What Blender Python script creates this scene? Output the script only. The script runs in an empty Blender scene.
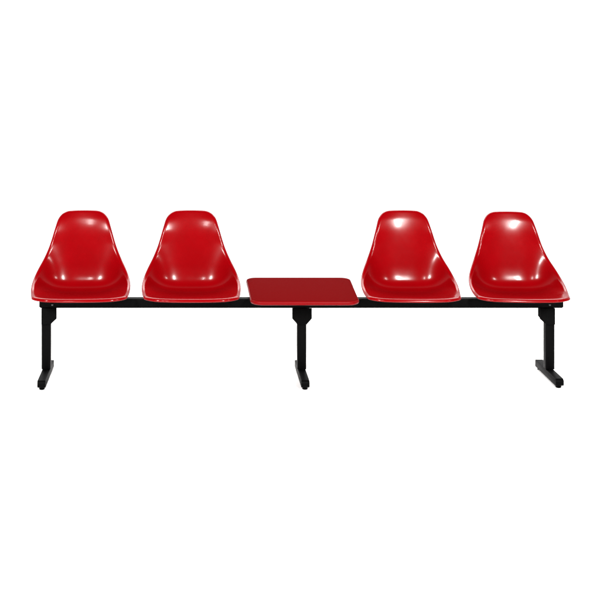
import bpy, bmesh, math
from mathutils import Vector, Matrix
scene = bpy.context.scene
COL = scene.collection
PI = math.pi

# ------------------------------------------------------------------ camera
D = 6.2                 # metres from the camera to the beam
S = 193.0               # photograph pixels per metre at the beam
CX, CY = 190.0, 30.0    # where the optical axis meets the photograph
CAMZ = (378.0 - CY) / S
cam_d = bpy.data.cameras.new('camera')
cam = bpy.data.objects.new('camera', cam_d)
COL.objects.link(cam)
cam.location = ((CX - 300) / S, -D, CAMZ)
cam.rotation_euler = (PI / 2, 0, 0)
cam_d.sensor_width = 36
cam_d.lens = S * D / 600 * 36
cam_d.shift_x = (300 - CX) / 600
cam_d.shift_y = -(300 - CY) / 600
cam_d.clip_start = 0.05
cam_d.clip_end = 300
scene.camera = cam

# ------------------------------------------------------------------ light
scene.view_settings.view_transform = 'Standard'
scene.view_settings.look = 'None'
scene.view_settings.exposure = 0.95
scene.view_settings.gamma = 1
# white studio: a bright backdrop behind the bench, a dim room on the photographer's side
w = bpy.data.worlds.new('World')
scene.world = w
w.use_nodes = True
nt = w.node_tree
bg = nt.nodes['Background']
tc = nt.nodes.new('ShaderNodeTexCoord')
sx = nt.nodes.new('ShaderNodeSeparateXYZ')
mr = nt.nodes.new('ShaderNodeMapRange')
mr.interpolation_type = 'SMOOTHSTEP'
mr.inputs['From Min'].default_value = -0.25
mr.inputs['From Max'].default_value = 0.45
mr.inputs['To Min'].default_value = 0.03
mr.inputs['To Max'].default_value = 0.78
nt.links.new(tc.outputs['Generated'], sx.inputs[0])
nt.links.new(sx.outputs['Y'], mr.inputs['Value'])
bg.inputs['Color'].default_value = (1, 1, 1, 1)
mz = nt.nodes.new('ShaderNodeMapRange')
mz.interpolation_type = 'SMOOTHSTEP'
mz.inputs['From Min'].default_value = 0.6
mz.inputs['From Max'].default_value = 0.95
mz.inputs['To Min'].default_value = 1.0
mz.inputs['To Max'].default_value = 0.5
mm = nt.nodes.new('ShaderNodeMath')
mm.operation = 'MULTIPLY'
nt.links.new(sx.outputs['Z'], mz.inputs['Value'])
nt.links.new(mr.outputs['Result'], mm.inputs[0])
nt.links.new(mz.outputs['Result'], mm.inputs[1])
nt.links.new(mm.outputs[0], bg.inputs['Strength'])


def softbox(name, loc, target, sx_, sy_, power):
    ld = bpy.data.lights.new(name, 'AREA')
    ld.shape = 'RECTANGLE'
    ld.size, ld.size_y = sx_, sy_
    ld.energy = power
    ld.color = (1, 0.985, 0.96)
    o = bpy.data.objects.new(name, ld)
    COL.objects.link(o)
    o.location = loc
    o.rotation_euler = (Vector(target) - Vector(loc)).to_track_quat('-Z', 'Y').to_euler()
    return o


softbox('softbox_lamp', (-3.9, -6.4, 4.1), (-0.6, 0.2, 0.4), 0.5, 1.3, 420)
softbox('softbox_lamp', (-1.75, -6.6, 4.3), (-0.4, 0.2, 0.4), 0.35, 1.2, 80)
softbox('softbox_lamp', (1.95, -6.6, 4.1), (0.4, 0.2, 0.4), 0.38, 1.6, 420)
softbox('softbox_lamp', (5.0, -5.6, 4.3), (0.6, 0.2, 0.4), 0.5, 0.9, 80)
softbox('added_rear_fill', (0, 4.2, 5.6), (0, 0.9, 0), 9.0, 3.2, 470)  # added fill from behind, lifts the bench's shadows on the floor



# ------------------------------------------------------------------ materials
def nodes_mat(name):
    m = bpy.data.materials.new(name)
    m.use_nodes = True
    return m, m.node_tree, m.node_tree.nodes['Principled BSDF']


def noise(nt_, scale, detail=4, rough=0.55):
    t = nt_.nodes.new('ShaderNodeTexCoord')
    n = nt_.nodes.new('ShaderNodeTexNoise')
    n.inputs['Scale'].default_value = scale
    n.inputs['Detail'].default_value = detail
    n.inputs['Roughness'].default_value = rough
    nt_.links.new(t.outputs['Object'], n.inputs['Vector'])
    return n


def bump(nt_, bsdf, src, strength, dist):
    b = nt_.nodes.new('ShaderNodeBump')
    b.inputs['Strength'].default_value = strength
    b.inputs['Distance'].default_value = dist
    nt_.links.new(src.outputs['Fac'], b.inputs['Height'])
    nt_.links.new(b.outputs['Normal'], bsdf.inputs['Normal'])


def vary(nt_, bsdf, src, c0, c1, inp='Base Color'):
    r = nt_.nodes.new('ShaderNodeValToRGB')
    r.color_ramp.elements[0].position = 0.3
    r.color_ramp.elements[1].position = 0.7
    r.color_ramp.elements[0].color = (*c0, 1)
    r.color_ramp.elements[1].color = (*c1, 1)
    nt_.links.new(src.outputs['Fac'], r.inputs['Fac'])
    nt_.links.new(r.outputs['Color'], bsdf.inputs[inp])


# moulded glass-fibre shell, glossy gel coat
M_RED, n_, b_ = nodes_mat('red_shell')
vary(n_, b_, noise(n_, 7), (0.140, 0.0001, 0.0009), (0.160, 0.0001, 0.0012))
vary(n_, b_, noise(n_, 35), (0.165,) * 3, (0.185,) * 3, 'Roughness')
b_.inputs['Coat Weight'].default_value = 0.18
b_.inputs['Coat IOR'].default_value = 1.35
b_.inputs['Coat Roughness'].default_value = 0.11
b_.inputs['IOR'].default_value = 1.19
bump(n_, b_, noise(n_, 11, 1), 0.12, 0.0022)

# table laminate, satin
M_TAB, n_, b_ = nodes_mat('red_laminate')
vary(n_, b_, noise(n_, 220, 5), (0.082, 0.0001, 0.0004), (0.098, 0.0001, 0.0006))
b_.inputs['Roughness'].default_value = 0.6
b_.inputs['Specular IOR Level'].default_value = 0.03
b_.inputs['IOR'].default_value = 1.12
bump(n_, b_, noise(n_, 900, 2), 0.2, 0.0004)
M_EDGE, n_, b_ = nodes_mat('red_edge_lit')  # lighter red: the light caught by the rounded edge, put into the colour
vary(n_, b_, noise(n_, 60), (0.115, 0.0002, 0.001), (0.135, 0.0003, 0.0016))
b_.inputs['Roughness'].default_value = 0.4
b_.inputs['Specular IOR Level'].default_value = 0.06

# black powder-coated steel
M_BLK, n_, b_ = nodes_mat('black_powder_coat')
vary(n_, b_, noise(n_, 30), (0.0005, 0.0005, 0.0006), (0.0011, 0.0011, 0.0011))
b_.inputs['Roughness'].default_value = 0.5
b_.inputs['Specular IOR Level'].default_value = 0.15
b_.inputs['IOR'].default_value = 1.2
bump(n_, b_, noise(n_, 700, 2), 0.3, 0.0004)
M_RUB, n_, b_ = nodes_mat('grey_glide')
vary(n_, b_, noise(n_, 40), (0.05,) * 3, (0.08,) * 3)
b_.inputs['Roughness'].default_value = 0.6
M_STEEL, n_, b_ = nodes_mat('zinc_bolt')
vary(n_, b_, noise(n_, 90), (0.28,) * 3, (0.38,) * 3)
b_.inputs['Metallic'].default_value = 1
b_.inputs['Roughness'].default_value = 0.4
M_FLOOR, n_, b_ = nodes_mat('white_paper')
vary(n_, b_, noise(n_, 2), (0.88,) * 3, (0.90,) * 3)
b_.inputs['Roughness'].default_value = 0.9
b_.inputs['Specular IOR Level'].default_value = 0.1


# ------------------------------------------------------------------ helpers
def obj(name, bm, mat, parent=None, loc=(0, 0, 0), smooth=True):
    me = bpy.data.meshes.new(name)
    bmesh.ops.recalc_face_normals(bm, faces=bm.faces)
    bm.to_mesh(me)
    bm.free()
    for m in (mat if isinstance(mat, (list, tuple)) else [mat]):
        me.materials.append(m)
    for p in me.polygons:
        p.use_smooth = smooth
    o = bpy.data.objects.new(name, me)
    COL.objects.link(o)
    o.location = loc
    if parent:
        o.parent = parent
    return o


def add_box(bm, x0, x1, y0, y1, z0, z1, bev=0.003, seg=2):
    r = bmesh.ops.create_cube(bm, size=1)
    vs = r['verts']
    for v in vs:
        v.co = Vector(((x0 + x1) / 2 + v.co.x * (x1 - x0), (y0 + y1) / 2 + v.co.y * (y1 - y0), (z0 + z1) / 2 + v.co.z * (z1 - z0)))
    es = list({e for v in vs for e in v.link_edges})
    if bev:
        bmesh.ops.bevel(bm, geom=es, offset=bev, segments=seg, profile=0.5, affect='EDGES')


def add_prism(bm, pts, y0, y1, bev=0.0015):
    """outline in x,z extruded along y"""
    a = [bm.verts.new((x, y0, z)) for x, z in pts]
    b = [bm.verts.new((x, y1, z)) for x, z in pts]
    fs = [bm.faces.new(a), bm.faces.new(b[::-1])]
    n = len(pts)
    for i in range(n):
        fs.append(bm.faces.new((a[i], a[(i + 1) % n], b[(i + 1) % n], b[i])))
    bmesh.ops.recalc_face_normals(bm, faces=fs)
    if bev:
        bmesh.ops.bevel(bm, geom=list({e for f in fs for e in f.edges}), offset=bev, segments=2, profile=0.5, affect='EDGES')


def add_cyl(bm, c, r, h, axis='Z', n=20, r2=None):
    q = bmesh.ops.create_cone(bm, cap_ends=True, segments=n, radius1=r, radius2=r if r2 is None else r2, depth=h)
    rot = {'Z': Matrix(), 'Y': Matrix.Rotation(PI / 2, 4, 'X'), 'X': Matrix.Rotation(PI / 2, 4, 'Y')}[axis]
    bmesh.ops.transform(bm, matrix=Matrix.Translation(c) @ rot, verts=q['verts'])


def flat_smooth(o, deg=35):
    """smooth shading with sharp edges kept"""
    me = o.data
    b = bmesh.new()
    b.from_mesh(me)
    for e in b.edges:
        if len(e.link_faces) == 2 and e.calc_face_angle(0) > math.radians(deg):
            e.smooth = False
    b.to_mesh(me)
    b.free()
    return o


# ------------------------------------------------------------------ setting
bm = bmesh.new()
bmesh.ops.create_grid(bm, x_segments=8, y_segments=8, size=1)
bmesh.ops.transform(bm, matrix=Matrix.Translation((0, -3.0, 0)) @ Matrix.Diagonal((7, 5.2, 1, 1)), verts=bm.verts)
fl = obj('floor', bm, M_FLOOR)
fl['kind'] = 'structure'

# ------------------------------------------------------------------ seat shell
def lerp_tab(tab, x):
    """smooth (Catmull-Rom/monotone-ish) interpolation of [(x, y...)]"""
    if x <= tab[0][0]:
        return tab[0][1:]
    if x >= tab[-1][0]:
        return tab[-1][1:]
    for i in range(len(tab) - 1):
        if tab[i][0] <= x <= tab[i + 1][0]:
            break
    p1, p2 = tab[i], tab[i + 1]
    p0 = tab[i - 1] if i > 0 else p1
    p3 = tab[i + 2] if i + 2 < len(tab) else p2
    h = p2[0] - p1[0]
    t = (x - p1[0]) / h
    out = []
    for k in range(1, len(p1)):
        m1 = (p2[k] - p0[k]) / (p2[0] - p0[0]) * h
        m2 = (p3[k] - p1[k]) / (p3[0] - p1[0]) * h
        out.append((2 * t**3 - 3 * t**2 + 1) * p1[k] + (t**3 - 2 * t**2 + t) * m1 + (-2 * t**3 + 3 * t**2) * p2[k] + (t**3 - t**2) * m2)
    return out


# centre line: (y, z), front edge -> top of the back
PROF = [(-0.205, 0.4560), (-0.175, 0.4550), (-0.11, 0.4460), (-0.04, 0.4370), (0.02, 0.4320), (0.070, 0.4350),
        (0.098, 0.4450), (0.116, 0.461), (0.128, 0.483), (0.136, 0.51), (0.1435, 0.54), (0.150, 0.575), (0.160, 0.63), (0.171, 0.69), (0.183, 0.745), (0.196, 0.79), (0.2115, 0.827)]
acc = [0.0]
for a_, b2_ in zip(PROF, PROF[1:]):
    acc.append(acc[-1] + math.dist(a_, b2_))
LEN = acc[-1]
CTAB = [(s_, p_[0], p_[1]) for s_, p_ in zip(acc, PROF)]
# densely sampled and relaxed so that its curvature is even
NS = 240
line = [Vector(lerp_tab(CTAB, LEN * i / NS)) for i in range(NS + 1)]
for _ in range(35):
    line = [line[0]] + [line[i] * 0.5 + (line[i - 1] + line[i + 1]) * 0.25 for i in range(1, NS)] + [line[-1]]


def centre(t):
    f = min(max(t / LEN * NS, 0), NS - 1e-6)
    i = int(f)
    p = line[i].lerp(line[i + 1], f - i)
    j0, j1 = max(i - 3, 0), min(i + 4, NS)
    d = (line[j1] - line[j0]).normalized()
    return p, Vector((-d.y, d.x))          # point, normal towards the sitter (y, z)


# the rim of the shell: fraction of the length, how far back, height seen at the beam scale, half width
LIP = 0.013
RIM = [(0.00, -0.200, 298.0, 46.6), (0.12, -0.150, 295.4, 47.8), (0.25, -0.085, 291.2, 48.6), (0.38, -0.015, 284.8, 48.2), (0.48, 0.045, 277.0, 45.9),
       (0.57, 0.085, 268.0, 42.0), (0.66, 0.122, 258.0, 37.3), (0.76, 0.149, 245.5, 32.5), (0.87, 0.168, 230.5, 28.2), (0.95, 0.190, 219.5, 25.4), (1.00, 0.2110, 213.0, 24.6)]
WT = [(t_, q_ * (D + y_) / (S * D) - LIP * 1.1, y_, CAMZ - (p_ - CY) * (D + y_) / (S * D), e_)
      for (t_, y_, p_, q_), e_ in zip(RIM, (3, 3, 3, 3.1, 3.1, 3.0, 2.8, 2.5, 2.2, 2.2, 2.2))]


def surf(s, t):
    p, n = centre(t)
    wd, ry, rz, ex = lerp_tab(WT, t / LEN)
    u = min(abs(s) / wd, 1.15)
    k = u ** ex
    return Vector((s, p.x + (ry - p.x) * k, p.y + (rz - p.y) * k))


def outline_half(n_front, n_side, n_top):
    """flat outline (s,t) of the right half, front centre -> top centre, with rounded corners"""
    rf, rt = 0.075, 0.046
    pts = []
    wf = lerp_tab(WT, 0)[0]
    wt_ = lerp_tab(WT, 1)[0]
    bow = 0.010
    pts.append((0, 0))
    for i in range(1, 6):
        x = (wf - rf) * i / 6
        pts.append((x, bow * (x / wf) ** 2))
    y0 = bow * ((wf - rf) / wf) ** 2
    for i in range(0, 17):
        a = PI / 2 * i / 16
        t = y0 + rf * (1 - math.cos(a))
        pts.append((lerp_tab(WT, t / LEN)[0] - rf * (1 - math.sin(a)), t))
    t0, t1 = y0 + rf, LEN - rt
    for i in range(1, 30):
        t = t0 + (t1 - t0) * i / 30
        pts.append((lerp_tab(WT, t / LEN)[0], t))
    we = lerp_tab(WT, t1 / LEN)[0]
    for i in range(0, 17):
        a = PI / 2 * i / 16
        t = t1 + rt * math.sin(a)
        pts.append((lerp_tab(WT, t / LEN)[0] - rt * (1 - math.cos(a)), t))
    for i in range(5, -1, -1):
        pts.append(((wt_ - rt) * i / 6, LEN))
    return pts


def resample(pts, n):
    L = [0]
    for a, b in zip(pts, pts[1:]):
        L.append(L[-1] + math.dist(a, b))
    out = []
    j = 0
    for i in range(n + 1):
        s = L[-1] * i / n
        while j < len(L) - 2 and L[j + 1] < s:
            j += 1
        f = (s - L[j]) / (L[j + 1] - L[j])
        out.append(tuple(a + (b - a) * f for a, b in zip(pts[j], pts[j + 1])))
    return out


def shell_mesh():
    NU, NV = 36, 56     # across, along
    half = resample(outline_half(0, 0, 0), 400)
    # corners = middle of the rounded corners
    wf = 0.22
    cf = max(range(len(half)), key=lambda i: half[i][0] - 1.0 * half[i][1] if half[i][1] < 0.1 else -9)
    ct = max(range(len(half)), key=lambda i: half[i][0] + half[i][1] if half[i][1] > LEN - 0.08 else -9)
    front = resample(half[:cf + 1], NU // 2)
    side = resample(half[cf:ct + 1], NV)
    top = resample(half[ct:][::-1], NU // 2)
    B = [(-x, y) for x, y in front[::-1]] + front[1:]
    T = [(-x, y) for x, y in top[::-1]] + top[1:]
    R = side
    Lf = [(-x, y) for x, y in side]
    bm = bmesh.new()
    G = {}
    for j in range(NV + 1):
        v = j / NV
        for i in range(NU + 1):
            u = i / NU
            q = []
            for k in (0, 1):
                q.append((1 - v) * B[i][k] + v * T[i][k] + (1 - u) * Lf[j][k] + u * R[j][k]
                         - ((1 - u) * (1 - v) * B[0][k] + u * (1 - v) * B[-1][k] + (1 - u) * v * T[0][k] + u * v * T[-1][k]))
            G[i, j] = (q[0], q[1])
    for _ in range(80):                  # even out the grid inside its outline
        G2 = dict(G)
        for j in range(1, NV):
            for i in range(1, NU):
                a, b, c, d = G[i - 1, j], G[i + 1, j], G[i, j - 1], G[i, j + 1]
                G2[i, j] = ((a[0] + b[0] + c[0] + d[0]) / 4, (a[1] + b[1] + c[1] + d[1]) / 4)
        G = G2
    V = {k: bm.verts.new(surf(*q)) for k, q in G.items()}
    for j in range(NV):
        for i in range(NU):
            bm.faces.new((V[i, j], V[i + 1, j], V[i + 1, j + 1], V[i, j + 1]))
    # boundary loop, counter-clockwise seen from the sitter
    loop = [(i, 0) for i in range(NU)] + [(NU, j) for j in range(NV)] + [(i, NV) for i in range(NU, 0, -1)] + [(0, j) for j in range(NV, 0, -1)]
    n = len(loop)
    st = [G[k] for k in loop]
    ds = 0.003
    fr = []
    for i in range(n):
        a, b = st[(i - 2) % n], st[(i + 2) % n]
        tx, ty = b[0] - a[0], b[1] - a[1]
        m = math.hypot(tx, ty)
        ox, oy = ty / m, -tx / m            # outward in the flat domain
        P0 = surf(*st[i])
        Pin = surf(st[i][0] - ox * ds, st[i][1] - oy * ds)
        out = (P0 - Pin).normalized()
        tg = (surf(*b) - surf(*a)).normalized()
        nrm = tg.cross(out)                 # away from the sitter or towards
        fr.append((P0, out, nrm))
    # orient normals towards the sitter
    c = surf(0, LEN * 0.25)
    if fr[0][2].z < 0:
        fr = [(p, o, -q) for p, o, q in fr]
    for _ in range(14):
        fr = [(p, (fr[(i - 1) % n][1] + o * 2 + fr[(i + 1) % n][1]).normalized(), (fr[(i - 1) % n][2] + q * 2 + fr[(i + 1) % n][2]).normalized()) for i, (p, o, q) in enumerate(fr)]
    prev = [V[k] for k in loop]
    r = LIP
    steps = [15, 32, 50, 70, 90]
    rings = []
    for a in steps:
        a = math.radians(a)
        rings.append([bm.verts.new(p + o * (r * math.sin(a) * 1.15) - q * (r * (1 - math.cos(a)))) for p, o, q in fr])
    # short skirt
    a = math.radians(90)
    rings.append([bm.verts.new(p + o * (r * math.sin(a) * 1.15 - 0.001) - q * (r * (1 - math.cos(a)) + 0.004)) for p, o, q in fr])
    for ring in rings:
        for i in range(n):
            bm.faces.new((prev[i], prev[(i + 1) % n], ring[(i + 1) % n], ring[i]))
        prev = ring
    bmesh.ops.recalc_face_normals(bm, faces=bm.faces)
    bm.verts.ensure_lookup_table()
    # all normals towards the sitter, then thicken away from it
    bm.normal_update()
    mid = V[NU // 2, NV // 4]
    if mid.normal.z < 0:
        bmesh.ops.reverse_faces(bm, faces=bm.faces)
    return bm


def make_seat(parent):
    me_bm = shell_mesh()
    me = bpy.data.meshes.new('seat')
    me_bm.to_mesh(me)
    me_bm.free()
    me.materials.append(M_RED)
    for p in me.polygons:
        p.use_smooth = True
    o = bpy.data.objects.new('seat', me)
    COL.objects.link(o)
    o.parent = parent
    s = o.modifiers.new('thickness', 'SOLIDIFY')
    s.thickness = 0.004
    s.offset = -1
    sb = o.modifiers.new('smooth', 'SUBSURF')
    sb.levels = 1
    sb.render_levels = 2
    # mounting frame: cross plate on the beam and two side angles
    b = bmesh.new()
    add_box(b, -0.10, 0.10, -0.125, 0.085, BT + 0.001, BT + 0.006, 0.0015)
    for sx_ in (-0.11, 0.11):
        add_box(b, sx_ - 0.012, sx_ + 0.012, -0.135, 0.095, BT + 0.0065, BT + 0.0125, 0.0015)
    add_box(b, -0.195, 0.195, BY0 - 0.006, BY0 - 0.001, BT - 0.026, BT - 0.002, 0.0015)
    f = obj('mounting_bracket', b, M_BLK, o)
    flat_smooth(f)
    for x in (-0.08, 0.08):
        b = bmesh.new()
        add_cyl(b, (x, BY0 - 0.008, BT - 0.0135), 0.005, 0.004, 'Y', 6)
        flat_smooth(obj('bolt', b, M_BLK, o))
    return o


# ------------------------------------------------------------------ bench
BT, BB = 0.4165, 0.3685          # beam top and bottom
BY0, BY1 = -0.030, 0.020
X = lambda px: (px - 300) / S

bench = bpy.data.objects.new('tandem_bench', None)
COL.objects.link(bench)
bench['label'] = 'long black beam bench with four glossy red shell seats and a red table'
bench['category'] = 'bench'

b = bmesh.new()
add_box(b, X(40.6), X(561.2), BY0, BY1, BB, BT, 0.004, 3)
beam = flat_smooth(obj('beam', b, M_BLK, bench))
for sx_, x in ((-1, X(40.6)), (1, X(561.2))):
    b = bmesh.new()
    add_box(b, min(x, x + sx_ * 0.004), max(x, x + sx_ * 0.004), BY0 + 0.004, BY1 - 0.004, BB + 0.004, BT - 0.004, 0.0015)
    flat_smooth(obj('end_cap', b, M_BLK, beam))

for x in (X(53.0), X(548.0)):
    b = bmesh.new()
    add_cyl(b, (x, BY0 - 0.0025, BT - 0.030), 0.0055, 0.004, 'Y', 6)
    flat_smooth(obj('bolt', b, M_RUB, beam))

seat0 = make_seat(bench)
SEATS = [81.2, 191.2, 409.0, 516.6]


def copy_tree(o, parent):
    c = o.copy()
    COL.objects.link(c)
    c.parent = parent
    for ch in [q for q in bpy.data.objects if q.parent == o]:
        copy_tree(ch, c)
    return c


for i, px in enumerate(SEATS):
    o = seat0 if i == 0 else copy_tree(seat0, bench)
    o.location.x = X(px)
    o.rotation_euler.z = math.radians((2.0, 0.2, -1.2, -3.0)[i])
    if i == 2:
        o.scale.x = 0.978
    if i == 3:                       # this shell sits a touch lower and is a touch slimmer
        o.scale = (0.962, 1, 0.985)
        o.location.z = BT * 0.015


# table
def table():
    x0, x1 = X(248.6), X(355.8)
    y0, y1 = -0.250, 0.330
    z0, z1 = 0.4320, 0.4540
    rc = 0.060
    N = 10

    def outl(ins, z):
        pts = []
        r = max(rc - ins, 0.005)
        for cx, cy, a0 in ((x1 - rc, y0 + rc, -90), (x1 - rc, y1 - rc, 0), (x0 + rc, y1 - rc, 90), (x0 + rc, y0 + rc, 180)):
            for k in range(N + 1):
                a = math.radians(a0 + 90 * k / N)
                pts.append((cx + r * math.cos(a), cy + r * math.sin(a), z))
        return pts
    b = bmesh.new()
    h = (z1 - z0) / 2
    zc = (z0 + z1) / 2
    prof = [(0.010, z1)] + [(0.0075 - 0.0075 * math.sin(a), zc + h * math.cos(a)) for a in [PI * q / 10 for q in range(1, 10)]] + [(0.010, z0)]
    prof = [(0.012, z1), (0.008, z1 - 0.0003), (0.004, z1 - 0.002), (0.0015, z1 - 0.005), (0.0, z1 - 0.009), (0.0, z0 + 0.006), (0.003, z0 + 0.002), (0.008, z0)]
    rings = [[b.verts.new(p) for p in outl(i_, z_)] for i_, z_ in prof]
    n = len(rings[0])
    for k, (ra, rb) in enumerate(zip(rings, rings[1:])):
        for i in range(n):
            f = b.faces.new((ra[i], ra[(i + 1) % n], rb[(i + 1) % n], rb[i]))
            f.material_index = 1 if k >= 2 else 0
    b.faces.new(rings[0])
    b.faces.new(rings[-1][::-1])
    t = obj('table_top', b, [M_TAB, M_EDGE], bench)
    for v in t.data.vertices:            # the slab is slightly wider at the back
        v.co.x += (0.013 if v.co.x > (x0 + x1) / 2 else 0.004) * ((v.co.y - y0) / (y1 - y0) * 2 - 1) * (1 if v.co.x > (x0 + x1) / 2 else 0)
    flat_smooth(t, 50)
    b = bmesh.new()
    xc = (x0 + x1) / 2
    add_box(b, xc - 0.12, xc + 0.12, -0.15, 0.16, BT + 0.001, z0 - 0.001, 0.0015)
    flat_smooth(obj('mounting_bracket', b, M_BLK, t))


table()


# legs
def leg(pxc, yf, yr, left, right):
    """left/right: how far (m) the gusset reaches from the post's centre on either side"""
    x = X(pxc)
    e = bpy.data.objects.new('leg', None)
    COL.objects.link(e)
    e.parent = bench
    e.location = (x, 0, 0)
    b = bmesh.new()
    add_box(b, -0.0232, 0.0232, BY0 + 0.003, BY1 - 0.003, 0.0515, BB - 0.001, 0.003)
    flat_smooth(obj('post', b, M_BLK, e))
    # folded gusset plate, front and back of the post
    b = bmesh.new()
    zt, zm, zb = BB + 0.030, 0.316, 0.285
    pw = 0.0232
    for ya, yb in ((BY0 - 0.0060, BY0 - 0.0005), (BY1 + 0.0005, BY1 + 0.006)):
        kk = 1 if ya < 0 else 0.86
        pts = [(-left, BB + 0.001 if ya < 0 else zt), (right, BB + 0.001 if ya < 0 else zt), (right, zm if right > 0.03 else zb)]
        if right > 0.03:
            pts.append((pw, zb))
        if left > 0.03:
            pts += [(-pw, zb), (-left, zm)]
        else:
            pts.append((-left, zb))
        add_prism(b, [(x_ * kk, z_) for x_, z_ in pts], ya, yb)
    flat_smooth(obj('gusset', b, M_BLK, e))
    # foot bar with chamfered front
    b = bmesh.new()
    hw = 0.0205
    bb = bmesh.new()
    prof = [(yf, 0.018), (yf, 0.040), (yf + 0.010, 0.050), (yr - 0.004, 0.050), (yr, 0.046), (yr, 0.012), (yf + 0.012, 0.012)]
    a = [bb.verts.new((-hw, y, z)) for y, z in prof]
    c = [bb.verts.new((hw, y, z)) for y, z in prof]
    fs = [bb.faces.new(a), bb.faces.new(c[::-1])] + [bb.faces.new((a[i], a[(i + 1) % 7], c[(i + 1) % 7], c[i])) for i in range(7)]
    bmesh.ops.recalc_face_normals(bb, faces=fs)
    bmesh.ops.bevel(bb, geom=list(bb.edges), offset=0.003, segments=2, profile=0.5, affect='EDGES')
    b.free()
    flat_smooth(obj('foot', bb, M_BLK, e))
    for y in (yf + 0.026, yr - 0.022):
        g = bmesh.new()
        add_cyl(g, (0, y, 0.0055), 0.013, 0.009, 'Z', 20, 0.015)
        add_cyl(g, (0, y, 0.0110), 0.005, 0.004, 'Z', 12)
        flat_smooth(obj('glide', g, M_BLK, e))
    return e


leg(46.6, -0.222, 0.165, 0.0232, 0.056)
leg(301.4, -0.218, 0.165, 0.0505, 0.0505)
leg(548.6, -0.190, 0.175, 0.056, 0.0232)
